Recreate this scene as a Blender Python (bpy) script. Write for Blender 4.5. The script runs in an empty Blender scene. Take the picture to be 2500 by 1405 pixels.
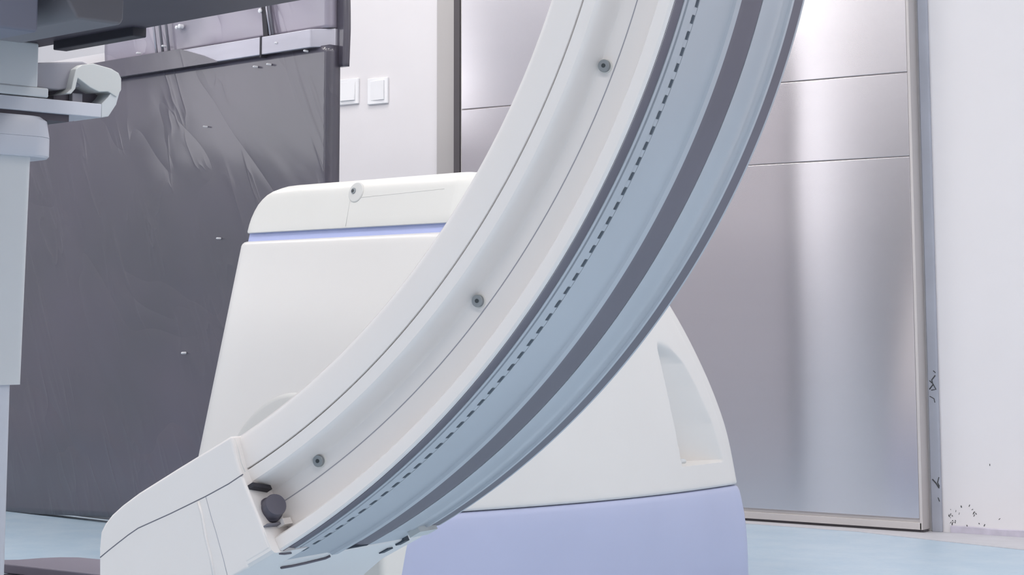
import bpy, bmesh, math, random
from mathutils import Vector, Matrix
random.seed(7)
S = bpy.context.scene
COL = S.collection

# ------------------------------------------------------------------ camera
TH = math.radians(37.23); PI_ = math.radians(7.0)
cd = bpy.data.cameras.new('camera'); cam = bpy.data.objects.new('camera', cd); COL.objects.link(cam)
cd.sensor_width = 36; cd.lens = 4750 / 2500 * 36
cd.shift_x = 0.04; cd.shift_y = -0.1942
cam.location = (0, -4.8223, 0.526); cam.rotation_euler = (math.radians(97), 0, TH)
cd.clip_start = 0.05
S.camera = cam

# ------------------------------------------------------------------ colour management
S.view_settings.view_transform = 'Standard'; S.view_settings.look = 'None'
S.view_settings.exposure = 0.0; S.view_settings.gamma = 1
S.view_settings.use_curve_mapping = False

# ------------------------------------------------------------------ world and ceiling lights
w = bpy.data.worlds.new('world'); S.world = w; w.use_nodes = True
w.node_tree.nodes['Background'].inputs[0].default_value = (0.97, 0.96, 1.0, 1)
w.node_tree.nodes['Background'].inputs[1].default_value = 3.3
CEIL = 2.75
LIGHTS = [(-5.0, -1.9), (-3.6, -0.8), (-0.9, -1.6), (1.4, -1.6),
          (-4.6, -3.2), (-2.6, -3.2), (-0.6, -3.2), (1.2, -3.2),
          (-4.6, -5.2), (-2.6, -5.2), (-0.6, -5.2), (1.2, -5.2)]
LW = 12.6
for i, (x, y) in enumerate(LIGHTS):
    ld = bpy.data.lights.new('ceiling_lamp_light', 'AREA'); ld.shape = 'RECTANGLE'; ld.size = 1.15; ld.size_y = 0.55
    ld.energy = LW; ld.color = (1.0, 0.92, 0.855)
    lo = bpy.data.objects.new('ceiling_lamp_light', ld); COL.objects.link(lo); lo.location = (x, y, CEIL - 0.035)

# ------------------------------------------------------------------ materials
def lin(c):
    return tuple(((v / 255) / 12.92 if v / 255 <= 0.04045 else ((v / 255 + 0.055) / 1.055) ** 2.4) for v in c)
def mat(name, rgb, rough=0.45, metal=0.0, var=0.02, scale=6.0, bump=0.0, bscale=200.0, coat=0.0, spec=0.5, stretch=None, aniso=0.0):
    m = bpy.data.materials.new(name); m.use_nodes = True; nt = m.node_tree; N = nt.nodes; L = nt.links
    b = N['Principled BSDF']
    b.inputs['Roughness'].default_value = rough; b.inputs['Metallic'].default_value = metal
    b.inputs['Specular IOR Level'].default_value = spec
    b.inputs['Coat Weight'].default_value = coat
    tc = N.new('ShaderNodeTexCoord'); mp = N.new('ShaderNodeMapping'); L.new(tc.outputs['Object'], mp.inputs['Vector'])
    if stretch: mp.inputs['Scale'].default_value = stretch
    nz = N.new('ShaderNodeTexNoise'); nz.inputs['Scale'].default_value = scale; nz.inputs['Detail'].default_value = 4
    L.new(mp.outputs['Vector'], nz.inputs['Vector'])
    r = N.new('ShaderNodeValToRGB'); c = lin(rgb)
    r.color_ramp.elements[0].position = 0.3; r.color_ramp.elements[1].position = 0.7
    r.color_ramp.elements[0].color = (*[max(0, v * (1 - var)) for v in c], 1)
    r.color_ramp.elements[1].color = (*[min(1, v * (1 + var)) for v in c], 1)
    L.new(nz.outputs['Fac'], r.inputs['Fac']); L.new(r.outputs['Color'], b.inputs['Base Color'])
    if bump:
        n2 = N.new('ShaderNodeTexNoise'); n2.inputs['Scale'].default_value = bscale; n2.inputs['Detail'].default_value = 3
        L.new(mp.outputs['Vector'], n2.inputs['Vector'])
        bp = N.new('ShaderNodeBump'); bp.inputs['Strength'].default_value = bump; bp.inputs['Distance'].default_value = 0.002
        L.new(n2.outputs['Fac'], bp.inputs['Height']); L.new(bp.outputs['Normal'], b.inputs['Normal'])
    if aniso:
        b.inputs['Anisotropic'].default_value = aniso
        t = N.new('ShaderNodeTangent'); t.direction_type = 'RADIAL'; t.axis = 'Z'; b.inputs['Anisotropic Rotation'].default_value = 0.25
        L.new(t.outputs['Tangent'], b.inputs['Tangent'])
    return m

M = {}
M['wall'] = mat('white_wall_paint', (228, 226, 229), 0.6, bump=0.05, bscale=60, var=0.01)
M['ceiling'] = mat('ceiling_paint', (225, 225, 228), 0.8)
M['white'] = mat('white_shell_plastic', (236, 232, 230), 0.32, var=0.008)
M['body'] = mat('white_body_paint', (227, 225, 223), 0.32, var=0.008)
M['cream'] = mat('warm_white_plastic', (228, 227, 223), 0.32, var=0.008)
M['greywhite'] = mat('grey_white_plastic', (205, 210, 214), 0.4)
M['disc'] = mat('pale_grey_disc', (214, 214, 212), 0.4)
M['lavender'] = mat('lavender_plastic', (182, 189, 218), 0.35, var=0.02)
M['band'] = mat('lavender_band', (184, 194, 238), 0.4)
M['alu'] = mat('floor_tinted_frame', (184, 188, 195), 0.38, metal=0.25, var=0.03)  # blue bounce from the floor is mixed into this grey
M['alulight'] = mat('pale_blue_grey_rim', (200, 208, 216), 0.35, metal=0.2)
M['track'] = mat('dark_grey_guide_track', (104, 99, 110), 0.45, metal=0.0, var=0.08)
M['seam'] = mat('seam_grey', (120, 120, 130), 0.8)  # dark grey of panel joints, also on cords and shim
M['seamlight'] = mat('pale_seam_grey', (176, 176, 184), 0.8)
M['seamline'] = mat('groove_line_grey', (158, 158, 166), 0.8)
M['jamb'] = mat('grey_steel_jamb', (186, 183, 182), 0.45, metal=0.3, var=0.04, stretch=(1, 1, 0.2))
M['slot'] = mat('slot_dark', (62, 72, 84), 0.6)
M['rubber'] = mat('dark_grey_rubber', (84, 82, 94), 0.55)
M['black'] = mat('black_rubber', (48, 46, 54), 0.6)
M['bolt'] = mat('dull_bolt_metal', (150, 155, 158), 0.4, metal=0.5)
M['bolthole'] = mat('bolt_socket', (60, 66, 70), 0.6)
M['tabledark'] = mat('dark_table_underside', (70, 64, 75), 0.5, var=0.1)
M['tablebox'] = mat('blue_grey_table_housing', (112, 114, 130), 0.5)
M['tablebox2'] = mat('olive_grey_table_housing', (112, 110, 116), 0.5)
M['column'] = mat('pale_grey_column_paint', (212, 216, 220), 0.4)
M['columnlow'] = mat('light_grey_column_paint', (205, 208, 218), 0.4)
M['clamp'] = mat('light_grey_clamp_plastic', (205, 208, 208), 0.4)
M['clampdark'] = mat('clamp_inner_grey', (150, 150, 160), 0.5)
M['steeltrim'] = mat('dull_steel_trim', (204, 199, 198), 0.5, metal=0.25, var=0.05, stretch=(1, 1, 0.2))
M['shadowstrip'] = mat('blue_grey_shadow_strip', (164, 168, 180), 0.5, var=0.06, scale=9)  # holds the tone of the door's shadow on the wall
M['gap_strip'] = mat('dark_gap_strip', (84, 80, 84), 0.7)
M['base'] = mat('purple_grey_base_cover', (140, 134, 148), 0.45)
M['switch'] = mat('switch_plastic', (236, 237, 240), 0.25)
M['rail'] = mat('brushed_rail', (190, 188, 198), 0.38, metal=0.6, var=0.1, scale=3, stretch=(1.2, 1, 6))
M['dirt'] = mat('black_scuff', (70, 72, 74), 0.9)
M['skirting'] = mat('stained_wall_foot', (196, 192, 206), 0.7, var=0.12, scale=25)
M['white_dot'] = mat('white_button', (240, 240, 244), 0.3)
M['lampframe'] = mat('white_lamp_frame', (225, 225, 225), 0.5)

# brushed steel door
m = mat('brushed_stainless_steel', (222, 218, 221), 0.20, metal=1.0, var=0.008, scale=3.0, stretch=(0.35, 1, 14), aniso=0.9)
M['steel'] = m
# dark wrinkled plastic film
def film(name, rgb, strength):
    m = bpy.data.materials.new(name); m.use_nodes = True; nt = m.node_tree; N = nt.nodes; L = nt.links
    b = N['Principled BSDF']; b.inputs['Roughness'].default_value = 0.38
    b.inputs['Coat Weight'].default_value = 0.70; b.inputs['Coat Roughness'].default_value = 0.11
    tc = N.new('ShaderNodeTexCoord')
    def slant(rot, sc, off):
        r0 = N.new('ShaderNodeMapping'); r0.inputs['Rotation'].default_value = (0, rot, 0); L.new(tc.outputs['Object'], r0.inputs['Vector'])
        s0 = N.new('ShaderNodeMapping'); s0.inputs['Scale'].default_value = sc; s0.inputs['Location'].default_value = off; L.new(r0.outputs['Vector'], s0.inputs['Vector'])
        return s0
    mp = slant(0.9, (2.2, 2.2, 0.9), (0, 0, 0))
    n1 = N.new('ShaderNodeTexNoise'); n1.inputs['Scale'].default_value = 1.5; n1.inputs['Detail'].default_value = 2; n1.inputs['Distortion'].default_value = 0.4
    L.new(mp.outputs['Vector'], n1.inputs['Vector'])
    n2 = N.new('ShaderNodeTexNoise'); n2.inputs['Scale'].default_value = 4; n2.inputs['Detail'].default_value = 2; n2.inputs['Distortion'].default_value = 0.8
    L.new(mp.outputs['Vector'], n2.inputs['Vector'])
    # sharp crease ridges: 1-|2n-1|
    s = N.new('ShaderNodeMath'); s.operation = 'MULTIPLY_ADD'; s.inputs[1].default_value = 2; s.inputs[2].default_value = -1; L.new(n1.outputs['Fac'], s.inputs[0])
    a = N.new('ShaderNodeMath'); a.operation = 'ABSOLUTE'; L.new(s.outputs[0], a.inputs[0])
    p = N.new('ShaderNodeMath'); p.operation = 'POWER'; p.inputs[1].default_value = 0.8; L.new(a.outputs[0], p.inputs[0])
    ad = N.new('ShaderNodeMath'); ad.operation = 'MULTIPLY_ADD'; ad.inputs[1].default_value = 0.10; L.new(n2.outputs['Fac'], ad.inputs[0]); L.new(p.outputs[0], ad.inputs[2])
    mp3 = slant(0.45, (4.5, 4.5, 0.8), (3.1, 0, 1.7))
    n4 = N.new('ShaderNodeTexNoise'); n4.inputs['Scale'].default_value = 1.7; n4.inputs['Detail'].default_value = 3; n4.inputs['Distortion'].default_value = 0.5; L.new(mp3.outputs['Vector'], n4.inputs['Vector'])
    s4 = N.new('ShaderNodeMath'); s4.operation = 'MULTIPLY_ADD'; s4.inputs[1].default_value = 2; s4.inputs[2].default_value = -1; L.new(n4.outputs['Fac'], s4.inputs[0])
    a4 = N.new('ShaderNodeMath'); a4.operation = 'ABSOLUTE'; L.new(s4.outputs[0], a4.inputs[0])
    i4 = N.new('ShaderNodeMath'); i4.operation = 'SUBTRACT'; i4.inputs[0].default_value = 1; L.new(a4.outputs[0], i4.inputs[1])
    p4 = N.new('ShaderNodeMath'); p4.operation = 'POWER'; p4.inputs[1].default_value = 22; L.new(i4.outputs[0], p4.inputs[0])
    n5 = N.new('ShaderNodeTexNoise'); n5.inputs['Scale'].default_value = 3.5; L.new(tc.outputs['Object'], n5.inputs['Vector'])
    m5 = N.new('ShaderNodeMapRange'); m5.inputs[1].default_value = 0.42; m5.inputs[2].default_value = 0.62; L.new(n5.outputs['Fac'], m5.inputs[0])
    q4 = N.new('ShaderNodeMath'); q4.operation = 'MULTIPLY'; L.new(p4.outputs[0], q4.inputs[0]); L.new(m5.outputs[0], q4.inputs[1])
    w4 = N.new('ShaderNodeMath'); w4.operation = 'MULTIPLY_ADD'; w4.inputs[1].default_value = 0.22; L.new(q4.outputs[0], w4.inputs[0]); L.new(ad.outputs[0], w4.inputs[2]); ad = w4
    bp = N.new('ShaderNodeBump'); bp.inputs['Strength'].default_value = strength; bp.inputs['Distance'].default_value = 0.03
    L.new(ad.outputs[0], bp.inputs['Height']); L.new(bp.outputs['Normal'], b.inputs['Normal']); bc = N.new('ShaderNodeBump'); bc.inputs['Strength'].default_value = strength * 0.3; bc.inputs['Distance'].default_value = 0.03; L.new(ad.outputs[0], bc.inputs['Height']); L.new(bc.outputs['Normal'], b.inputs['Coat Normal'])
    n3 = N.new('ShaderNodeTexNoise'); n3.inputs['Scale'].default_value = 2.2; L.new(tc.outputs['Object'], n3.inputs['Vector'])
    r = N.new('ShaderNodeValToRGB'); c = lin(rgb)
    r.color_ramp.elements[0].position = 0.35; r.color_ramp.elements[1].position = 0.7
    r.color_ramp.elements[0].color = (c[0] * 0.9, c[1] * 0.93, c[2] * 0.92, 1)
    r.color_ramp.elements[1].color = (c[0] * 1.12, c[1] * 1.06, c[2] * 1.12, 1)
    L.new(n3.outputs['Fac'], r.inputs['Fac']); L.new(r.outputs['Color'], b.inputs['Base Color'])
    return m
M['film'] = film('dark_wrinkled_film', (78, 75, 86), 0.22)
M['filmtop'] = film('grey_wrinkled_film', (150, 145, 158), 0.35)
# blue vinyl floor
m = bpy.data.materials.new('pale_blue_vinyl'); m.use_nodes = True; nt = m.node_tree; N = nt.nodes; L = nt.links
b = N['Principled BSDF']; b.inputs['Roughness'].default_value = 0.42
tc = N.new('ShaderNodeTexCoord')
n1 = N.new('ShaderNodeTexNoise'); n1.inputs['Scale'].default_value = 9; n1.inputs['Detail'].default_value = 6; L.new(tc.outputs['Object'], n1.inputs['Vector'])
n2 = N.new('ShaderNodeTexNoise'); n2.inputs['Scale'].default_value = 60; n2.inputs['Detail'].default_value = 3; L.new(tc.outputs['Object'], n2.inputs['Vector'])
ad = N.new('ShaderNodeMath'); ad.operation = 'MULTIPLY_ADD'; ad.inputs[1].default_value = 0.4; L.new(n2.outputs['Fac'], ad.inputs[0]); L.new(n1.outputs['Fac'], ad.inputs[2])
r = N.new('ShaderNodeValToRGB'); r.color_ramp.elements[0].position = 0.5; r.color_ramp.elements[1].position = 0.85
r.color_ramp.elements[0].color = (*lin((168, 191, 209)), 1); r.color_ramp.elements[1].color = (*lin((181, 200, 215)), 1)
L.new(ad.outputs[0], r.inputs['Fac']); L.new(r.outputs['Color'], b.inputs['Base Color'])
M['floor'] = m
M['beige'] = mat('beige_floor_edge', (196, 197, 203), 0.5, var=0.05, scale=14)
# lit diffuser
m = bpy.data.materials.new('lit_diffuser'); m.use_nodes = True
m.node_tree.nodes['Principled BSDF'].inputs['Emission Color'].default_value = (1, 0.98, 0.98, 1)
m.node_tree.nodes['Principled BSDF'].inputs['Emission Strength'].default_value = 4
M['diffuser'] = m
M['cabinet'] = mat('added_cabinet_slate', (48, 44, 50), 0.6)
M['consoleglass'] = mat('tinted_console_glass', (70, 74, 86), 0.12)

# ------------------------------------------------------------------ helpers
def link(name, me, m, parent=None):
    o = bpy.data.objects.new(name, me); COL.objects.link(o)
    if isinstance(m, (list, tuple)):
        for k in m: me.materials.append(M[k])
    elif m: me.materials.append(M[m])
    if parent is not None: o.parent = parent
    return o
def obj(name, verts, faces, m, parent=None, smooth=False, bevel=0, seg=3, mats=None, recalc=True):
    me = bpy.data.meshes.new(name); me.from_pydata([tuple(v) for v in verts], [], faces)
    bm = bmesh.new(); bm.from_mesh(me)
    if recalc: bmesh.ops.recalc_face_normals(bm, faces=bm.faces)
    bm.to_mesh(me); bm.free()
    o = link(name, me, m, parent)
    if mats:
        for i, p in enumerate(me.polygons): p.material_index = mats[i]
    if smooth:
        for p in me.polygons: p.use_smooth = True
    if bevel:
        b = o.modifiers.new('bevel', 'BEVEL'); b.width = bevel; b.segments = seg; b.limit_method = 'ANGLE'; b.angle_limit = math.radians(32)
        for p in me.polygons: p.use_smooth = True
        o.modifiers.new('wn', 'WEIGHTED_NORMAL').keep_sharp = False
    return o
def boxg(x0, x1, y0, y1, z0, z1):
    v = [(x, y, z) for x in (x0, x1) for y in (y0, y1) for z in (z0, z1)]
    f = [(0, 1, 3, 2), (4, 6, 7, 5), (0, 4, 5, 1), (2, 3, 7, 6), (0, 2, 6, 4), (1, 5, 7, 3)]
    return v, f
def box(name, x0, x1, y0, y1, z0, z1, m, parent=None, bevel=0.0, seg=3):
    v, f = boxg(x0, x1, y0, y1, z0, z1)
    return obj(name, v, f, m, parent, bevel=bevel, seg=seg)
def prism(name, poly, axis, lo, hi, m, parent=None, bevel=0, seg=3):
    """poly: 2-D points in the two other axes (in xyz order), extruded along axis"""
    n = len(poly); v = []
    for t in (lo, hi):
        for p in poly:
            q = [p[0], p[1]]; q.insert(axis, t); v.append(tuple(q))
    f = [tuple(range(n)), tuple(range(2 * n - 1, n - 1, -1))] + [(i, (i + 1) % n, (i + 1) % n + n, i + n) for i in range(n)]
    return obj(name, v, f, m, parent, bevel=bevel, seg=seg)
def frame(axis):
    z = Vector(axis).normalized(); x = z.orthogonal().normalized(); y = z.cross(x)
    return x, y, z
def lathe(name, p0, axis, prof, m, parent=None, n=32, mats=None):
    """prof = [(radius, distance along axis)...]"""
    x, y, z = frame(axis); p0 = Vector(p0); v = []; f = []; mi = []
    for (r, h) in prof:
        for i in range(n):
            t = 2 * math.pi * i / n
            v.append(p0 + z * h + x * (r * math.cos(t)) + y * (r * math.sin(t)))
    for k in range(len(prof) - 1):
        for i in range(n):
            f.append((k * n + i, k * n + (i + 1) % n, (k + 1) * n + (i + 1) % n, (k + 1) * n + i)); mi.append(mats[k] if mats else 0)
    f.append(tuple(range(n - 1, -1, -1))); mi.append(0)
    f.append(tuple((len(prof) - 1) * n + i for i in range(n))); mi.append(mats[-1] if mats else 0)
    o = obj(name, v, f, m, parent, mats=mi)
    for p in o.data.polygons: p.use_smooth = len(p.vertices) == 4
    b = o.modifiers.new('es', 'EDGE_SPLIT'); b.split_angle = math.radians(40)
    return o
def tube(name, pts, rad, m, parent=None, n=8):
    v = []; f = []; pts = [Vector(p) for p in pts]
    for k, p in enumerate(pts):
        d = (pts[min(k + 1, len(pts) - 1)] - pts[max(k - 1, 0)])
        x, y, z = frame(d)
        if k:
            x = (px - z * px.dot(z)).normalized(); y = z.cross(x)
        px = x
        for i in range(n):
            t = 2 * math.pi * i / n; v.append(p + x * rad * math.cos(t) + y * rad * math.sin(t))
    for k in range(len(pts) - 1):
        for i in range(n): f.append((k * n + i, k * n + (i + 1) % n, (k + 1) * n + (i + 1) % n, (k + 1) * n + i))
    f.append(tuple(range(n))); f.append(tuple((len(pts) - 1) * n + i for i in range(n)))
    return obj(name, v, f, m, parent, smooth=True)
def empty(name, loc, rz=0, label=None, cat=None, group=None, kind=None):
    o = bpy.data.objects.new(name, None); COL.objects.link(o); o.location = loc; o.rotation_euler = (0, 0, rz)
    return tag(o, label, cat, group, kind)
def tag(o, label=None, cat=None, group=None, kind=None):
    if label: o['label'] = label
    if cat: o['category'] = cat
    if group: o['group'] = group
    if kind: o['kind'] = kind
    return o
def interp(x, xs, ys):
    if x <= xs[0]: return ys[0]
    for i in range(1, len(xs)):
        if x <= xs[i]:
            t = (x - xs[i - 1]) / (xs[i] - xs[i - 1]); return ys[i - 1] + t * (ys[i] - ys[i - 1])
    return ys[-1]
def smooth_interp(x, xs, ys):
    """Catmull-Rom through the table"""
    if x <= xs[0]: return ys[0]
    if x >= xs[-1]: return ys[-1]
    i = max(k for k in range(len(xs)) if xs[k] <= x); i = min(i, len(xs) - 2)
    def sl(k):
        a, b = max(k - 1, 0), min(k + 1, len(xs) - 1); return (ys[b] - ys[a]) / (xs[b] - xs[a])
    h = xs[i + 1] - xs[i]; t = (x - xs[i]) / h
    return (2 * t ** 3 - 3 * t * t + 1) * ys[i] + (t ** 3 - 2 * t * t + t) * h * sl(i) + (-2 * t ** 3 + 3 * t * t) * ys[i + 1] + (t ** 3 - t * t) * h * sl(i + 1)
def sst(a, b, x):
    t = max(0, min(1, (x - a) / (b - a))); return t * t * (3 - 2 * t)

# ------------------------------------------------------------------ the room
X0, X1, Y0, Y1 = -7.5, 2.6, -7.6, 0.0
def struct(o, label=None, cat=None): o['kind'] = 'structure'; return tag(o, label, cat)
struct(box('floor', X0, X1, Y0, Y1 + 0.1, -0.1, 0, 'floor'), 'pale blue speckled vinyl floor', 'floor')
struct(box('ceiling', X0, X1, Y0, Y1 + 0.1, CEIL, CEIL + 0.1, 'ceiling'), 'white ceiling', 'ceiling')
struct(box('wall_back', X0, X1, 0, 0.12, 0, CEIL, 'wall'), 'white wall behind the machine and steel door', 'wall')
v = []; f = []; LY0, LY1, LZ0, LZ1 = -5.3, -3.2, 1.28, 2.35
for b6 in ((X0 - .12, X0, Y0, LY0, 0, CEIL), (X0 - .12, X0, LY1, Y1 + .12, 0, CEIL), (X0 - .12, X0, LY0, LY1, 0, LZ0), (X0 - .12, X0, LY0, LY1, LZ1, CEIL)):
    vv, ff = boxg(*b6); f += [tuple(i + len(v) for i in q) for q in ff]; v += vv
struct(obj('wall_left', v, f, 'wall'), 'white side wall with an added window, outside the picture', 'wall')
wl = empty('glow_window_2', (0, 0, 0), 0, 'unseen daylit window added in the left wall for the glow in the dark film', 'window', kind='structure')  # unseen window added to put a light patch on the film
for b6 in ((LY0, LY0 + .05), (LY1 - .05, LY1)): box('glow_window_frame', X0 - .08, X0 - .03, b6[0], b6[1], LZ0, LZ1, 'lampframe', wl)
for b6 in ((LZ0, LZ0 + .05), (LZ1 - .05, LZ1)): box('glow_window_frame', X0 - .08, X0 - .03, LY0 + .05, LY1 - .05, b6[0], b6[1], 'lampframe', wl)
struct(box('wall_right', X1, X1 + 0.12, Y0, Y1 + 0.12, 0, CEIL, 'wall'), 'white side wall on the right, outside the picture', 'wall')
WX0, WX1, WZ0, WZ1 = -7.35, -6.2, 1.35, 2.55      # unseen window added opposite to give the steel door its bright reflection
v = []; f = []
for b6 in ((X0, WX0, Y0 - .12, Y0, 0, CEIL), (WX1, X1, Y0 - .12, Y0, 0, CEIL), (WX0, WX1, Y0 - .12, Y0, 0, WZ0), (WX0, WX1, Y0 - .12, Y0, WZ1, CEIL)):
    vv, ff = boxg(*b6); f += [tuple(i + len(v) for i in q) for q in ff]; v += vv
struct(obj('wall_front', v, f, 'wall'), 'white wall opposite the steel door', 'wall')
wf = empty('glow_window_1', (0, 0, 0), 0, 'unseen daylit window added in the opposite wall for the glow in the steel door', 'window', kind='structure')
for b6 in ((WX0, WX0 + .05), (WX1 - .05, WX1), (-6.65, -6.61)): box('glow_window_frame', b6[0], b6[1], Y0 - .08, Y0 - .03, WZ0, WZ1, 'lampframe', wf)
for b6 in ((WZ0, WZ0 + .05), (WZ1 - .05, WZ1)): box('glow_window_frame', WX0 + .05, WX1 - .05, Y0 - .08, Y0 - .03, b6[0], b6[1], 'lampframe', wf)
cb = empty('added_cabinet', (-4.84, -6.25, 0), 0, 'unseen dark cabinet added across the room to darken the reflection in the steel door', 'cabinet')  # unseen block added to put a dark band in the door reflection
box('body', -.38, .38, -.25, .25, 0, 1.62, 'cabinet', cb, bevel=0.005)  # body of the added cabinet
box('door', -.375, -.003, .25, .27, 0.08, 1.60, 'cabinet', cb, bevel=0.003); box('door', .003, .375, .25, .27, 0.08, 1.60, 'cabinet', cb, bevel=0.003)  # doors of the added cabinet
# beige floor edge along the wall
struct(obj('trim_1', [(-2.75, 0, 0.0015), (X1, 0, 0.0015), (X1, -0.60, 0.0015), (-1.81, -0.265, 0.0015), (-2.04, -0.205, 0.0015), (-2.31, -0.125, 0.0015), (-2.75, -0.11, 0.0015),
     (-2.75, 0, 0), (X1, 0, 0), (X1, -0.60, 0), (-1.81, -0.265, 0), (-2.04, -0.205, 0), (-2.31, -0.125, 0), (-2.75, -0.11, 0)],
    [tuple(range(7)), tuple(range(13, 6, -1))] + [(i, (i + 1) % 7, (i + 1) % 7 + 7, i + 7) for i in range(7)], 'beige'), 'pale beige floor border along the wall foot', 'floor border')
# wall foot
bmv = []; bmf = []
nx = 80
for i in range(nx + 1):
    x = -2.11 + (X1 + 2.11) * i / nx
    h = 0.017 + 0.006 * math.sin(i * 1.7) * random.random()
    bmv += [(x, -0.004, 0.0016), (x, -0.004, h), (x, 0, h + 0.002)]
for i in range(nx):
    a = i * 3; bmf += [(a, a + 3, a + 4, a + 1), (a + 1, a + 4, a + 5, a + 2)]
struct(obj('baseboard_back', bmv, bmf, 'skirting', recalc=False), 'thin purple grey sealed edge at the foot of the white wall', 'baseboard')

# steel sliding door (runs 5 cm in front of the wall)
door = empty('door_1', (0, 0, 0), 0, 'large brushed stainless steel sliding door with horizontal panel seams', 'door', kind='structure')
DX0, DX1 = -3.672, -2.172
DX1b = -2.178
box('door_leaf', DX0, DX1 + 0.006, -0.044, -0.012, 0.008, 2.15, 'steeltrim', door, bevel=0.003)
seams = [0.008, 0.975, 1.199, 2.15]
for i in range(3):
    z0 = seams[i] + (0.0015 if i else 0.028); z1 = seams[i + 1] - 0.0015
    box('panel', DX0 + 0.008, DX1 - 0.002, -0.0500, -0.043, z0, z1, 'steel', door, bevel=0.0012, seg=2)
box('edge_strip', DX0 + 0.008, DX1 + 0.004, -0.0515, -0.043, 0.008, 0.026, 'steeltrim', door, bevel=0.001)
box('edge_strip', DX1 - 0.001, DX1 + 0.007, -0.0515, -0.006, 0.008, 2.15, 'steeltrim', door, bevel=0.001)
box('gap_strip', DX0 - 0.030, DX0 - 0.006, -0.040, -0.001, 0.006, 2.15, 'gap_strip', door)  # dark strip filling the gap left of the leaf
box('bottom_gap_strip', DX0, DX1 + 0.006, -0.044, -0.016, 0.001, 0.008, 'gap_strip', door)  # dark strip filling the gap below the leaf
struct(box('trim_2', -3.792, -3.708, -0.012, 0, 0, 2.25, 'jamb', bevel=0.002), 'dull steel upright trim left of the sliding door', 'door trim')
fr = box('shadow_strip', -2.160, -2.131, -0.010, 0, 0.0, 2.25, 'shadowstrip', bevel=0.004); struct(fr, 'narrow blue grey strip standing in for the shadow right of the steel door', 'door trim')  # the door's soft shadow on the wall, built as a grey strip
def scuff(pts, r, parent): return tube('scuff_mark', pts, r, 'dirt', parent, n=5)
for cx, cz, s in ((-2.146, 0.378, 1.0), (-2.141, 0.125, 1.0)):
    y = -0.0102
    if cz > 0.3:
        scuff([(cx - .008, y, cz - .012), (cx + .002, y, cz), (cx - .001, y, cz + .012), (cx + .009, y, cz + .024)], 0.0016, fr)
        scuff([(cx - .007, y, cz + .010), (cx + .001, y, cz + .004), (cx + .010, y, cz - .012), (cx - .003, y, cz - .014)], 0.0014, fr)
        scuff([(cx + .004, y, cz + .036), (cx + .010, y, cz + .031)], 0.0012, fr)
        scuff([(cx - .008, y, cz - .030), (cx + .004, y, cz - .036), (cx + .006, y, cz - .046)], 0.0011, fr)
    else:
        scuff([(cx - .012, y, cz + .010), (cx - .002, y, cz), (cx + .006, y, cz - .012)], 0.0018, fr)
        scuff([(cx + .006, y, cz + .016), (cx + .002, y, cz + .002), (cx + .007, y, cz - .008)], 0.0013, fr)
        scuff([(cx + .002, y, cz - .036), (cx + .006, y, cz - .046)], 0.0012, fr)
wb = bpy.data.objects['wall_back']
for i in range(26):
    x = -2.118 + abs(random.gauss(0, 0.05)); z = 0.018 + abs(random.gauss(0, 0.035)) * math.exp(-(x + 2.118) * 4)
    d = 0.004
    scuff([(x, -0.0002, z), (x + random.uniform(-d, d), -0.0002, z + random.uniform(0, d) + 0.002)], random.uniform(0.0006, 0.0014), wb)
scuff([(-2.0, -0.0002, 0.175), (-2.0, -0.0002, 0.180)], 0.001, wb)

# wall switches
for i, (x, z) in enumerate(((-4.166, 1.297), (-4.041, 1.290))):
    t = empty('wall_switch', (x, 0, z), 0,
              ['left of two square white wall switches, with a wide rocker', 'right of two square white wall switches, nearer the steel door'][i], 'switch', 'white wall switches left of the door')
    box('plate', -0.043, 0.043, -0.009, 0, -0.043, 0.043, 'switch', t, bevel=0.003)
    if i == 0:
        v = [(-.031, -.009, -.030), (.031, -.009, -.030), (.031, -.009, .031), (-.031, -.009, .031), (-.031, -.0155, -.030), (.031, -.0155, -.030), (.031, -.0098, .031), (-.031, -.0098, .031)]
    else:
        v = [(-.026, -.009, -.030), (.030, -.009, -.030), (.030, -.009, .033), (-.026, -.009, .033), (-.026, -.0098, -.030), (.030, -.0145, -.030), (.030, -.0145, .033), (-.026, -.0098, .033)]
    obj('rocker', v, [(0, 1, 2, 3), (4, 5, 6, 7), (0, 1, 5, 4), (1, 2, 6, 5), (2, 3, 7, 6), (3, 0, 4, 7)], 'switch', t, bevel=0.0012)

# ceiling lamps
for i, (x, y) in enumerate(LIGHTS):
    t = empty('ceiling_lamp', (x, y, CEIL), 0, 'recessed white ceiling light panel above the room, outside the picture', 'ceiling light', 'ceiling light panels')
    for k, b4 in enumerate(((-.62, .62, -.32, -.28), (-.62, .62, .28, .32), (-.62, -.58, -.28, .28), (.58, .62, -.28, .28))):
        box('lamp_frame', *b4, -0.03, 0.0, 'lampframe', t)
    box('diffuser', -.58, .58, -.28, .28, -0.012, -0.002, 'diffuser', t)

# ------------------------------------------------------------------ dark wrapped screen panel (left)
RZ = math.radians(-7.4)
scr = empty('screen_panel', (-4.5107, -1.0867, 0), RZ, 'tall dark screen wrapped in wrinkled film with a metal rail, standing before the white wall', 'screen')
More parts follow.
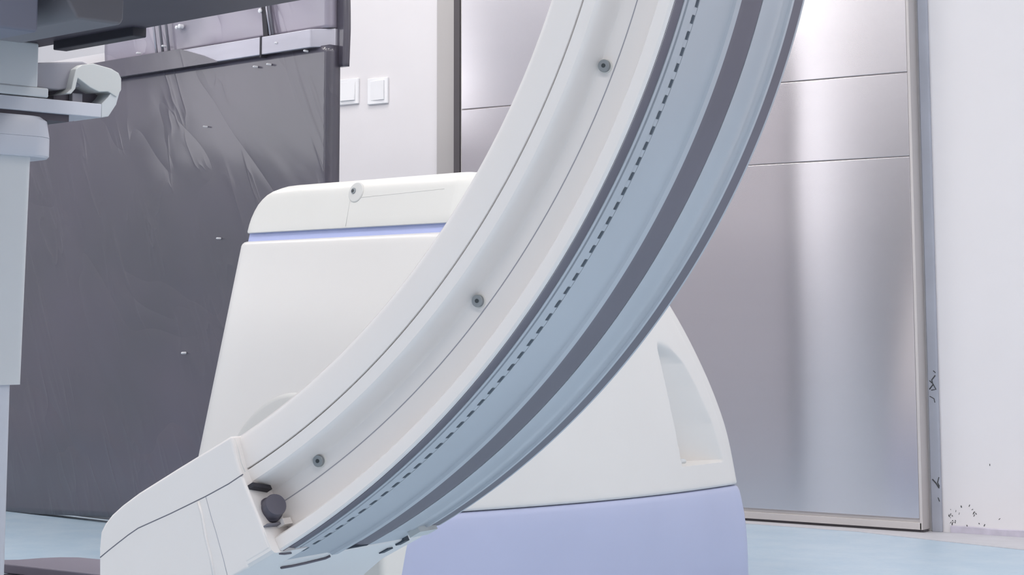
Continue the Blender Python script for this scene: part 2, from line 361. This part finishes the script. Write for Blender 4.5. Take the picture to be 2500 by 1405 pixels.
# lower sheet : gridded, slightly rumpled
def sheet(name, x0, x1, z0, z1, y, nx, nz, m, parent, amp, hem=None, right=None, thick=0.035, seed=1):
    rnd = random.Random(seed)
    waves = [(rnd.uniform(1, 9), rnd.uniform(-7, 7), rnd.uniform(0, 6.3), rnd.uniform(.3, 1)) for _ in range(9)]
    v = []; f = []
    for k in range(nz + 1):
        for i in range(nx + 1):
            u = i / nx; q = k / nz; xx = x0 + (x1 - x0) * u; zz = z0 + (z1 - z0) * q
            if hem: zz += hem(u) * (1 - q)
            if right: xx += right(q) * u
            e = min(1, 6 * q, 6 * (1 - q))
            d = sum(a * math.sin(wx * xx + wz * zz + ph) for wx, wz, ph, a in waves) / 4
            v.append((xx, y - abs(d) * amp * e, zz))
    for k in range(nz):
        for i in range(nx):
            a = k * (nx + 1) + i; f.append((a, a + 1, a + nx + 2, a + nx + 1))
    o = obj(name, v, f, m, parent, smooth=True)
    s = o.modifiers.new('solid', 'SOLIDIFY'); s.thickness = thick; s.offset = -1 if o.data.polygons[0].normal.y < 0 else 1
    return o
sheet('film_sheet', -0.55, 1.383, 0.0, 1.217, 0.0, 90, 70, 'film', scr, 0.003, hem=lambda u: 0.001 + 0.018 * sst(.3, .6, u))
box('back_reflector', -0.54, 1.36, 0.037, 0.045, 0.004, 1.30, 'wall', scr)  # white sheet added out of view to lighten the door reflection
prism('rail_dark_strip', [(-0.30, 1.213), (0.965, 1.212), (0.90, 1.235), (0.80, 1.2625), (-0.30, 1.2625)], 1, -0.0195, -0.0165, 'film', scr)  # dark film-toned strip over the left part of the rail
# flat metal rail bending back at its right-hand end
rail = [(-0.5, -0.016), (1.325, -0.016), (1.333, -0.013), (1.378, 0.022)]
v = []; f = []
for (x, y) in rail:
    for dz in (1.214, 1.260): v.append((x, y, dz))
for (x, y) in reversed(rail):
    for dz in (1.214, 1.260): v.append((x, y + 0.012, dz))
n = len(v) // 2
for i in range(n): 
    j = (i + 1) % n; f.append((2 * i, 2 * j, 2 * j + 1, 2 * i + 1))
f.append(tuple(2 * i for i in range(n))); f.append(tuple(2 * i + 1 for i in range(n)))
rl = obj('rail', v, f, 'rail', scr, bevel=0.002)
box('rail_joint', 1.133, 1.139, -0.0175, 0.0, 1.207, 1.262, 'black', scr)
sheet('upper_film', 0.424, 1.375, 1.262, 1.46, 0.004, 50, 24, 'filmtop', scr, 0.005, thick=0.03, seed=4)
sheet('side_film', 1.372, 1.400, 1.165, 1.47, 0.03, 6, 30, 'film', scr, 0.004, right=lambda q: 0.006 * math.sin(q * 3.0) + (-.012 * max(0, (q - .3))), thick=0.02, seed=8)
for x in (0.663, 0.690, 0.718):
    tube('cord', [(x - 0.012, -0.006, 1.50), (x, -0.009, 1.36), (x + 0.02, -0.008, 1.262)], 0.0035, 'seam' if x > .68 else 'rail', scr)
obj('strap', [(1.118, -.010, 1.42), (1.134, -.010, 1.42), (1.156, -.010, 1.262), (1.138, -.010, 1.262), (1.118, -.006, 1.42), (1.134, -.006, 1.42), (1.156, -.006, 1.262), (1.138, -.006, 1.262)],
    [(0, 1, 2, 3), (7, 6, 5, 4), (0, 4, 5, 1), (1, 5, 6, 2), (2, 6, 7, 3), (3, 7, 4, 0)], 'black', scr)
tube('cord', [(1.150, -0.008, 1.42), (1.160, -0.010, 1.33), (1.176, -0.009, 1.262)], 0.003, 'seam', scr)
tube('cord', [(1.138, -0.008, 1.42), (1.150, -0.010, 1.33), (1.166, -0.009, 1.262)], 0.003, 'rail', scr)
for (x, z, r) in ((1.126, 1.329, 0.006), (0.788, 1.326, 0.006), (0.775, 1.324, 0.005), (1.198, 1.238, 0.0028), (1.303, 1.208, 0.0028), (1.160, 1.188, 0.0028), (1.106, 1.187, 0.0028),
                  (0.903, 1.048, 0.002), (0.966, 0.754, 0.0025), (0.827, 0.46, 0.003), (0.60, 1.272, 0.003), (0.715, 1.28, 0.003)):
    lathe('white_stud', (x, -0.020 if 1.21 < z < 1.262 else -0.014, z), (0, 1, 0), [(r * .5, -.002), (r, 0), (r, 0.012)], 'white_dot', scr, n=14)

# ------------------------------------------------------------------ C-arm
CA = empty('c_arm', (-1.6405, -3.5470, 1.0666), math.atan2(0.1383, 0.9904), 'big white curved C-shaped arm of the scanner with blue grey outer tracks', 'scanner arm')
A0, A1 = -60.85, 62.0
def sweep(name, prof, m, parent, a0=A0, a1=A1, step=0.6, mats=None, smooth=True):
    n = len(prof); k = max(1, int(abs(a1 - a0) / step)); v = []; f = []; mi = []
    for j in range(k + 1):
        t = math.radians(a0 + (a1 - a0) * j / k)
        for (o, r) in prof: v.append((r * math.cos(t), o, r * math.sin(t)))
    for j in range(k):
        for i in range(n):
            f.append((j * n + i, j * n + (i + 1) % n, (j + 1) * n + (i + 1) % n, (j + 1) * n + i)); mi.append(mats[i] if mats else 0)
    f.append(tuple(range(n - 1, -1, -1))); f.append(tuple(k * n + i for i in range(n))); mi += [0, 0]
    o = obj(name, v, f, m, parent, mats=mi, smooth=smooth)
    b = o.modifiers.new('es', 'EDGE_SPLIT'); b.split_angle = math.radians(28)
    return o
def arc(p, c, a0, a1, r, k=6):
    return [(c[0] + r * math.cos(math.radians(a0 + (a1 - a0) * i / k)), c[1] + r * math.sin(math.radians(a0 + (a1 - a0) * i / k))) for i in range(k + 1)]
# front cover : inner rim strip, then a thin seam, then the hollow face
def cs(x0, x1, r0, r1, k=7):
    return [(x0 + (x1 - x0) * (i / k) ** 2 * (3 - 2 * i / k), r0 + (r1 - r0) * i / k) for i in range(k + 1)]
def cove():
    return [(0.0003, 0.7815)] + cs(0.0010, 0.0240, 0.7825, 0.7930, 8)
sweep('inner_rim_cover', [(0.30, 0.738), (0.012, 0.7362)] + [(0.006, 0.7366), (0.002, 0.739), (0.0, 0.743)] + [(0.0, 0.7678), (0.0008, 0.7682), (0.012, 0.7682), (0.012, 0.78), (0.30, 0.78)], 'white', CA)
sweep('side_cover', [(0.012, 0.7694), (0.0008, 0.7694), (0.0, 0.7698), (0.0, 0.781)] + cove() + [(0.0245, 0.812), (0.0243, 0.829)] + cs(0.0240, 0.0004, 0.830, 0.8375, 5) + [(0.0, 0.839), (0.0, 0.848), (0.001, 0.8495), (0.003, 0.850), (0.006, 0.850), (0.006, 0.8402), (0.024, 0.834), (0.03, 0.80), (0.03, 0.7694)], 'white', CA)
sweep('seam_line', [(0.0241, 0.8064), (0.0241, 0.8073), (0.028, 0.8073), (0.028, 0.8064)], 'seamline', CA)
# outer frame with its grooves
sweep('tip_cover', [(-0.0115, 0.83), (-0.0115, 0.8475), (-0.009, 0.8504), (-0.006, 0.8511), (0.044, 0.8511), (0.044, 0.83)], 'white', CA, -63.1, -60.86, step=.2)
sweep('outer_frame', [(0.006, 0.842), (0.0232, 0.842), (0.0236, 0.8502), (0.0285, 0.8502), (0.0290, 0.8478), (0.0320, 0.8478), (0.0325, 0.8502), (0.0460, 0.8502), (0.0462, 0.849), (0.0538, 0.849), (0.0540, 0.8502),
      (0.118, 0.8502), (0.122, 0.8510), (0.124, 0.8535), (0.1345, 0.8535), (0.1350, 0.8380), (0.1905, 0.8380), (0.1910, 0.8502), (0.215, 0.8502), (0.222, 0.8520), (0.235, 0.8520), (0.240, 0.8502),
      (0.2545, 0.8502), (0.256, 0.8525), (0.261, 0.8525), (0.2625, 0.846), (0.282, 0.846), (0.284, 0.852), (0.288, 0.852), (0.288, 0.79), (0.03, 0.79), (0.03, 0.836), (0.006, 0.8405)], 'alu', CA)
sweep('outer_frame', [(0.0445, 0.8500), (0.118, 0.8500), (0.122, 0.8508), (0.124, 0.8533), (0.1345, 0.8533), (0.1350, 0.8380), (0.1905, 0.8380), (0.1910, 0.8500), (0.255, 0.8500), (0.255, 0.82), (0.0445, 0.82)], 'alu', CA, -62.9, -60.8)
sweep('guide_track', [(0.0045, 0.8425), (0.0230, 0.8425), (0.0230, 0.8495), (0.0150, 0.8480), (0.0062, 0.8492), (0.0045, 0.8505)], 'track', CA)
sweep('guide_track', [(0.1352, 0.8385), (0.1903, 0.8385), (0.1903, 0.8498), (0.178, 0.8492), (0.160, 0.8470), (0.145, 0.8470), (0.1352, 0.8485)], 'track', CA, a0=-62.9)
sweep('guide_track', [(0.2635, 0.8465), (0.2835, 0.8465), (0.2850, 0.8520), (0.2800, 0.8518), (0.2635, 0.8512)], 'track', CA)
# belt strip with its row of dark slots
v = []; f = []; mi = []
a = -61.6; pitch = 0.985; r = 0.8506
def quad(a0, a1, o0, o1, r, k):
    b = len(v)
    for aa in (a0, (a0 + a1) / 2, a1):
        t = math.radians(aa)
        for o in (o0, o1): v.append((r * math.cos(t), o, r * math.sin(t)))
    for q in (0, 2): f.append((b + q, b + q + 1, b + q + 3, b + q + 2)); mi.append(k)
while a < A1 - 1:
    quad(a, a + pitch, 0.0466, 0.0534, 0.8500, 0)
    quad(a, a + 0.52, 0.0476, 0.0524, 0.8503, 1)
    a += pitch
bl = obj('slotted_strip', v, f, ['alu', 'slot'], CA, mats=mi, recalc=False)
# bolts in the hollow of the side face
for (r, an) in ((0.8063, -23.3), (0.8063, -40.40), (0.8035, -56.35)):
    for _k in (0,):
        t = math.radians(an); r -= 0.0082; p = (r * math.cos(t), 0.0222, r * math.sin(t))
        bt = lathe('bolt', p, (0, 1, 0), [(0.0050, -0.0026), (0.0054, -0.0022), (0.0054, 0.0030)], 'bolt', CA, n=24)
        lathe('washer', p, (0, 1, 0), [(0.0064, 0.0010), (0.0068, 0.0030)], 'cream', CA, n=24)
        lathe('socket', p, (0, 1, 0), [(0.0019, -0.0030), (0.0019, -0.0002)], 'bolthole', bt, n=12)
# end housing at the lower tip
HP = [(0.366, -0.6397), (0.307, -0.6705), (0.2592, -0.6961), (0.2398, -0.7084), (0.2276, -0.7177), (0.2194, -0.7265), (0.2146, -0.7344), (0.2132, -0.7498),
      (0.2140, -0.7746), (0.222, -0.830), (0.262, -0.850), (0.300, -0.8130), (0.3377, -0.7837), (0.3726, -0.7655), (0.3873, -0.7580), (0.3868, -0.7527), (0.4122, -0.7390), (0.4085, -0.733), (0.4000, -0.7150), (0.3840, -0.6850), (0.3757, -0.6690)]
o = prism('end_housing', HP, 1, -0.012, 0.30, 'white', CA, bevel=0.006, seg=4)
def strip(name, pts, w, m, parent, y=-0.0122):
    tb = tube(name, [(p[0], y + 0.0004, p[1]) for p in pts], w, m, parent, n=6); return tb
strip('seam', [(0.2150, -0.7580), (0.2256, -0.7505), (0.2358, -0.7436), (0.2480, -0.7355), (0.26, -0.7284), (0.2984, -0.7130), (0.3384, -0.6957), (0.3639, -0.6835), (0.3800, -0.6742)], 0.0006, 'seam', o)
strip('seam', [(0.3384, -0.6960), (0.3450, -0.7140), (0.3507, -0.7276), (0.3600, -0.7525), (0.3650, -0.7680)], 0.00045, 'seamlight', o)
strip('seam', [(0.3700, -0.6420), (0.3745, -0.6520), (0.3780, -0.6640), (0.3825, -0.6720)], 0.0003, 'disc', o)
strip('crease', [(0.3300, -0.7010), (0.3345, -0.7130), (0.3391, -0.7319), (0.3450, -0.7500), (0.3514, -0.7766)], 0.0016, 'white', o)
# underside seam, end bracket of the rear track
def cyl(r, an, o): t = math.radians(an); return (r * math.cos(t), o, r * math.sin(t))
tube('underside_seam', [cyl(0.8522, -63.97, 0.060), cyl(0.8522, -64.05, 0.080), cyl(0.8522, -63.95, 0.100), cyl(0.8522, -63.65, 0.1285), cyl(0.8522, -63.30, 0.130)], 0.0013, 'track', o, n=6)
tube('underside_seam', [cyl(0.8516, -61.0, 0.001), cyl(0.8522, -61.1, 0.010), cyl(0.8522, -61.16, 0.022)], 0.0009, 'track', o, n=6)
sweep('track_end_stop', [(0.1350, 0.846), (0.1350, 0.8502), (0.1903, 0.8502), (0.1903, 0.846)], 'slot', CA, -63.0, -62.8, step=.2)
sweep('track_end_stop', [(0.2580, 0.845), (0.2580, 0.8530), (0.268, 0.8530), (0.268, 0.845)], 'slot', CA, -63.6, -62.8, step=.2)
sweep('track_end_stop', [(0.2560, 0.845), (0.2560, 0.8530), (0.266, 0.8530), (0.266, 0.845)], 'slot', CA, -65.0, -64.2, step=.2)
sweep('end_bracket', [(0.240, 0.845), (0.240, 0.8560), (0.276, 0.8560), (0.276, 0.845)], 'clamp', CA, -61.6, -60.7, step=.2)
# rubber bumper stop where the hollow face meets the housing
t0 = math.radians(-61.0); tan = (math.sin(-t0), 0, math.cos(t0))
bax = (tan[0] * 0.80, -0.43, tan[2] * 0.80)
lathe('bumper', (0.8112 * math.cos(t0), 0.0100, 0.8112 * math.sin(t0)), bax, [(0.0120, -0.002), (0.0120, 0.007), (0.0112, 0.008), (0.0104, 0.0085), (0.0104, 0.0190), (0.0098, 0.0203)], 'rubber', CA, n=28)
lathe('bumper_socket', (0.7985 * math.cos(t0), 0.013, 0.7985 * math.sin(t0)), tan, [(0.0045, -0.002), (0.0045, 0.0022)], 'black', CA, n=20)
sweep('rubber_pad', [(-0.0095, 0.7845), (-0.0095, 0.7885), (0.0155, 0.7935), (0.0155, 0.7895)], 'black', CA, -60.9, -60.25, step=.2)
sweep('end_shim', [(-0.010, 0.8245), (-0.010, 0.8260), (0.012, 0.8270), (0.012, 0.8250)], 'seam', CA, -60.9, -60.45, step=.2)
sweep('stop_block', [(0.010, 0.8230), (0.010, 0.8290), (0.023, 0.8290), (0.023, 0.8230)], 'white', CA, -60.9, -60.2, step=.2)
# carriage that carries the arm, hidden behind it, and the pivot arm that joins it to the stand
sweep('carriage', [(0.2885, 0.748), (0.2885, 0.815), (0.335, 0.800), (0.335, 0.752)], 'greywhite', CA, -52.5, -42.5)

# ------------------------------------------------------------------ floor stand
SX, SY = -2.2919, -2.0424
SSC = 0.965
SX, SY = SX * SSC, -4.8223 + (SY + 4.8223) * SSC; SZ = 0.526 * (1 - SSC)
ST = empty('scanner_stand', (SX, SY, SZ), RZ, 'wide white floor stand with lavender skirt and stripe, behind the curved arm', 'stand')
ST.scale = (SSC, SSC, SSC)
# local x = width towards the door side, local y = depth away, z up
WID = -0.680
def uF(z): return 0.24 * z
UBz = [0.0, 0.087, 0.195, 0.321, 0.456, 0.591, 0.68, 0.74, 0.785, 0.812, 0.826]
UBu = [1.093, 1.088, 1.064, 1.022, 0.938, 0.821, 0.705, 0.600, 0.490, 0.390, 0.300]
def uB(z): return smooth_interp(z, UBz, UBu)
def bulge(t, z): return 0.055 * math.sin(math.pi * min(1, t * 1.0)) ** 0.9
def niche(u, z):
    if not (0.236 < z < 0.500): return 0
    q = (z - 0.240) / (0.492 - 0.240)          # 0 bottom .. 1 top
    ul = 0.800 - 0.077 * q
    ur = interp(z, [0.240, 0.32, 0.40, 0.45, 0.492], [0.976, 0.938, 0.879, 0.832, 0.765])
    if u <= ul - 0.01 or u >= ur + 0.007 or ur <= ul: return 0
    t = (u - ul) / max(1e-4, ur - ul)
    d = 0.085 * (1 - q * 0.75)
    edge = sst(ul - 0.006, ul + 0.008, u) * (1 - max(0, min(1, t)) ** 1.2)
    return d * edge * sst(0.237, 0.241, z) * (1 - sst(0.46, 0.50, z))
def slice_loop(z, off=0.0, aL=None, rad=0.035, ns=280, usehole=True):
    """closed plan loop: front-left face, rounded corner, long bulged side, back, far side"""
    f0 = uF(z) - off; b0 = uB(z) + off; a0 = (WID if aL is None else aL) - off; pts = []
    r = min(rad, (b0 - f0) * .3)
    for i in range(7):                                   # corner at far-left front
        t = math.radians(180 + 90 * i / 6); pts.append((a0 + r + r * math.cos(t), f0 + r + r * math.sin(t)))
    for i in range(1, 8): pts.append((a0 + r + (0 - r - a0 - r) * i / 8, f0))
    for i in range(7):                                   # corner towards the viewer
        t = math.radians(270 + 90 * i / 6); pts.append((off - r + r * math.cos(t), f0 + r + r * math.sin(t)))
    re = min(0.05, (b0 - f0) * .25)
    for i in range(1, ns):
        t = i / ns; u = f0 + r + (b0 - re - f0 - r) * t
        aa = off + bulge(t, z) - (niche(u, z) if usehole else 0); pts.append((aa, u))
    for i in range(7):
        t = math.radians(90 * i / 6); pts.append((off - re + re * math.cos(t), b0 - re + re * math.sin(t)))
    for i in range(7):
        t = math.radians(90 + 90 * i / 6); pts.append((a0 + re + re * math.cos(t), b0 - re + re * math.sin(t)))
    return pts
def loft(name, zs, m, parent, offs=None, aLs=None, **kw):
    v = []; f = []
    for i, z in enumerate(zs):
        L_ = slice_loop(z, offs[i] if offs else 0, aLs[i] if aLs else None, **kw); n = len(L_)
        v += [(a, u, z) for a, u in L_]
    for k in range(len(zs) - 1):
        for i in range(n): f.append((k * n + i, k * n + (i + 1) % n, (k + 1) * n + (i + 1) % n, (k + 1) * n + i))
    f.append(tuple(range(n - 1, -1, -1))); f.append(tuple((len(zs) - 1) * n + i for i in range(n)))
    o = obj(name, v, f, m, parent, smooth=True)
    b = o.modifiers.new('es', 'EDGE_SPLIT'); b.split_angle = math.radians(50)
    return o
def zr(a, b, s):
    k = max(1, int((b - a) / s)); return [a + (b - a) * i / k for i in range(k + 1)]
zs = [0.184, 0.186, 0.190] + zr(0.196, 0.500, 0.0025) + zr(0.505, 0.700, 0.01) + [0.704, 0.7075, 0.7090]
of = [-0.004, -0.001, 0.0] + [0.0] * (len(zs) - 6) + [-0.001, -0.0035, -0.007]
body = loft('body_shell', zs, 'body', ST, of)
loft('lavender_stripe', [0.700, 0.735], 'band', ST, [-0.009, -0.009], ns=30, usehole=False)
zc = [0.7265, 0.7275, 0.731, 0.745, 0.760, 0.775, 0.788, 0.799, 0.808, 0.815, 0.821, 0.8245, 0.8265]
al = [-0.668, -0.6685, -0.669, -0.668, -0.665, -0.659, -0.651, -0.640, -0.628, -0.614, -0.597, -0.582, -0.565]
oc = [-0.003, -0.0008, 0, 0, 0, 0, 0, 0, -0.0005, -0.002, -0.006, -0.011, -0.020]
cap = loft('top_cap', zc, 'cream', ST, oc, [a + (-x if False else 0) for a, x in zip(al, oc)], ns=40, usehole=False)
skirt = loft('lavender_skirt', [-0.019, -0.015, 0.03, 0.06, 0.09, 0.12, 0.15, 0.170, 0.178, 0.182], 'lavender', ST,
             [-0.003, 0.004, 0.004, 0.004, 0.004, 0.004, 0.003, 0.002, 0.0, -0.004], ns=60, usehole=False)
box('skirt_gap', WID + 0.02, -0.02, 0.06, 1.0, 0.178, 0.188, 'seam', ST)
ep = box('end_panel', WID + 0.01, -0.004, -0.02, 0.06, -0.019, 0.16, 'cream', ST, bevel=0.012)
box('seam', -0.068, -0.0665, -0.0206, -0.01, -0.019, 0.155, 'seam', ep)
# cap seam, screw boss
def onfront(a, z, d=0.0): return (a, uF(z) - d, z)
tube('seam', [(-0.330, uF(.730) - .0001, .730), (-0.331, uF(.76) - .0001, .76), (-0.332, uF(.790) - .0001, .790)], 0.0006, 'disc', cap, n=6)
tube('seam', [(-0.325, uF(.7875) - .0001, .7875), (-0.2, uF(.7905) - .0001, .7905), (-0.06, uF(.794) - .0001, .794)], 0.0004, 'disc', cap, n=6)
bs = lathe('screw_boss', (-0.317, uF(.800) - 0.001, .800), (0, 1, -0.24), [(0.0195, -0.0012), (0.0215, 0.0), (0.0215, 0.006)], 'disc', cap, n=32)
bb = lathe('bolt', (-0.3235, uF(.803) - 0.003, .803), (0, 1, -0.24), [(0.0062, -0.001), (0.0066, 0.0), (0.0066, 0.004)], 'bolt', cap, n=20)
lathe('socket', (-0.3245, uF(.803) - 0.0045, .803), (0, 1, -0.24), [(0.0036, 0.0), (0.0036, 0.003)], 'bolthole', bb, n=12)
# round pivot cover low on the front-left face, and the pivot arm to the C-arm carriage
lathe('pivot_cover', (-0.385, uF(.225), .222), (0, 1, -0.24), [(0.168, -0.006), (0.176, -0.004), (0.180, 0.0), (0.180, 0.03)], 'disc', ST, n=72)
P1 = Vector((-0.36, 0.06, 0.235))
tw = math.radians(-47.5); wp = CA.location + Matrix.Rotation(CA.rotation_euler.z, 3, 'Z') @ Vector((0.765 * math.cos(tw), 0.366, 0.765 * math.sin(tw)))
P2 = Matrix.Rotation(-RZ, 3, 'Z') @ ((wp - Vector((SX, SY, SZ))) / SSC)
d = P2 - P1; x, y, z = frame(d); up = Vector((0, 0, 1)); sx = d.cross(up).normalized(); sy = sx.cross(d).normalized()
v = []
for p, h in ((P1, 0.055), (P1 + d * .5, 0.045), (P2, 0.028)):
    for i in range(16):
        t = 2 * math.pi * i / 16; c_, s_ = math.cos(t), math.sin(t)
        e = 0.6; v.append(p + sx * h * math.copysign(abs(c_) ** e, c_) + sy * h * math.copysign(abs(s_) ** e, s_))
f = [(k * 16 + i, k * 16 + (i + 1) % 16, (k + 1) * 16 + (i + 1) % 16, (k + 1) * 16 + i) for k in range(2) for i in range(16)] + [tuple(range(16)), tuple(32 + i for i in range(16))]
obj('pivot_arm', v, f, 'greywhite', ST, smooth=True)
# small bright catch in the niche
lathe('niche_catch', (-0.006, 0.838, 0.2425), (0.1, 1, 0), [(0.003, -0.020), (0.006, -0.015), (0.006, 0.015), (0.003, 0.020)], 'greywhite', ST, n=14)

# ------------------------------------------------------------------ patient table (upper left)
TX, TY = -2.4274, -2.7734
TB = empty('patient_table', (TX, TY, 0), RZ, 'patient table with dark underside on a pale grey lifting column, at the left edge', 'table')
box('table_top', -1.3, 0.98, -0.50, 0.031, 0.981, 1.04, 'tabledark', TB, bevel=0.006)
box('edge_rail', 0.030, 0.246, 0.004, 0.030, 0.967, 0.984, 'black', TB, bevel=0.002)
box('underside_housing', 0.42, 0.70, -0.66, -0.454, 0.874, 0.985, 'tablebox', TB, bevel=0.004)
hb = prism('underside_motor', [(-0.440, 0.99), (-0.428, 0.915), (-0.413, 0.8925), (-0.350, 0.8925), (-0.346, 0.90), (-0.345, 0.99)], 0, 0.50, 0.72, 'tablebox2', TB, bevel=0.004)
# column: stacked covers
box('head_block', -0.26, 0.0, -0.42, -0.002, 0.907, 0.981, 'column', TB, bevel=0.004)
box('head_block_foot', -0.26, 0.002, -0.42, 0.017, 0.893, 0.909, 'column', TB, bevel=0.003)
box('mounting_plate', -0.24, 0.003, -0.46, 0.118, 0.869, 0.8915, 'columnlow', TB, bevel=0.0015)
box('plate_underside', -0.24, -0.004, -0.44, 0.06, 0.858, 0.870, 'tabledark', TB)
def rloop(x0, x1, y0, y1, r, k=8):
    out = []
    for cx, cy, a in ((x1 - r, y1 - r, 0), (x0 + r, y1 - r, 90), (x0 + r, y0 + r, 180), (x1 - r, y0 + r, 270)):
        for i in range(k + 1):
            t = math.radians(a + 90 * i / k); out.append((cx + r * math.cos(t), cy + r * math.sin(t)))
    return out
def stack(name, levels, m, parent):
    v = []; f = []
    for (z, x0, x1, y0, y1, r) in levels:
        L_ = rloop(x0, x1, y0, y1, r); n = len(L_); v += [(a, b, z) for a, b in L_]
    for k in range(len(levels) - 1):
        for i in range(n): f.append((k * n + i, k * n + (i + 1) % n, (k + 1) * n + (i + 1) % n, (k + 1) * n + i))
    f.append(tuple(range(n - 1, -1, -1))); f.append(tuple((len(levels) - 1) * n + i for i in range(n)))
    o = obj(name, v, f, m, parent, smooth=True)
    b = o.modifiers.new('es', 'EDGE_SPLIT'); b.split_angle = math.radians(35)
    return o
COLX = 0.012
stack('collar', [(0.796, -0.30, 0.008, -0.40, 0.036, 0.05), (0.799, -0.302, 0.010, -0.402, 0.038, 0.05), (0.828, -0.302, 0.010, -0.402, 0.038, 0.05), (0.8285, -0.301, 0.0092, -0.401, 0.037, 0.05), (0.829, -0.302, 0.010, -0.402, 0.038, 0.05),
                 (0.856, -0.300, 0.008, -0.400, 0.034, 0.05), (0.862, -0.296, 0.004, -0.395, 0.028, 0.05)], 'columnlow', TB)
stack('upper_sleeve', [(0.437, -0.27, 0.0, -0.37, -0.014, 0.014), (0.80, -0.27, 0.0, -0.37, -0.007, 0.014)], 'column', TB)
stack('lower_sleeve', [(0.0, -0.26, -0.004, -0.36, -0.032, 0.012), (0.44, -0.26, -0.004, -0.36, -0.031, 0.012)], 'columnlow', TB)
# base cover on the floor
FB = [(-0.36, 0.135), (-0.285, 0.142), (-0.183, 0.155), (-0.049, 0.172), (0.10, 0.195), (0.10, 0.300), (-0.10, 0.303), (-0.224, 0.294), (-0.275, 0.284), (-0.300, 0.262), (-0.314, 0.231), (-0.320, 0.19), (-0.345, 0.160)]
# accessory clamp hooked on the side rail
CL = empty('accessory_clamp', (TX, TY, 0), RZ, 'light grey hooked accessory clamp gripping the end of the table mounting plate', 'clamp')
prism('clamp_block', [(-0.004, 0.9095), (0.045, 0.9095), (0.085, 0.918), (0.104, 0.945), (0.102, 0.958), (0.090, 0.961), (-0.004, 0.950)], 0, -0.10, -0.012, 'clampdark', CL, bevel=0.003)
def shell(name, outer, inner, lo, hi, m, parent, bevel=0.002):
    n = len(outer); v = []; 
    for t in (lo, hi):
        for p in outer: v.append((t, p[0], p[1]))
        for p in inner: v.append((t, p[0], p[1]))
    f = []
    for i in range(n - 1):
        f.append((i, i + 1, n + i + 1, n + i)); f.append((2 * n + i, 2 * n + n + i, 2 * n + n + i + 1, 2 * n + i + 1))
        f.append((i, 2 * n + i, 2 * n + i + 1, i + 1)); f.append((n + i, n + i + 1, 3 * n + i + 1, 3 * n + i))
    f.append((0, n, 3 * n, 2 * n)); f.append((n - 1, 2 * n + n - 1, 4 * n - 1, 2 * n - 1 + 0))
    f[-1] = (n - 1, 2 * n - 1, 4 * n - 1, 3 * n - 1)
    return obj(name, v, f, m, parent, bevel=bevel)
prism('hook_shell', [(0.048, 0.903), (0.058, 0.911), (0.062, 0.930), (0.066, 0.945), (0.078, 0.953), (0.100, 0.957), (0.135, 0.952), (0.150, 0.946), (0.1555, 0.937), (0.156, 0.918), (0.147, 0.905), (0.130, 0.913),
      (0.112, 0.911), (0.094, 0.917), (0.070, 0.930), (0.066, 0.912), (0.058, 0.903)], 0, -0.07, 0.004, 'clamp', CL, bevel=0.0015)
prism('hook_jaw', [(0.156, 0.920), (0.148, 0.893), (0.133, 0.872), (0.119, 0.869), (0.1185, 0.892), (0.132, 0.905), (0.140, 0.9165), (0.150, 0.921)], 0, -0.08, 0.002, 'greywhite', CL, bevel=0.0015)
prism('jaw_recess', [(0.050, 0.893), (0.120, 0.893), (0.145, 0.915), (0.125, 0.925), (0.070, 0.930), (0.050, 0.910)], 0, -0.075, -0.035, 'track', CL)
box('catch', 0.0 - .034, -0.022, 0.078, 0.098, 0.893, 0.909, 'clampdark', CL, bevel=0.002)
prism('base_cover', FB, 2, 0.108, 0.125, 'base', TB, bevel=0.003)
prism('base_body', [(-0.40, -0.42), (-0.08, -0.42), (-0.08, 0.165), (-0.28, 0.160), (-0.40, 0.05)], 2, 0.0, 0.108, 'tabledark', TB, bevel=0.01)
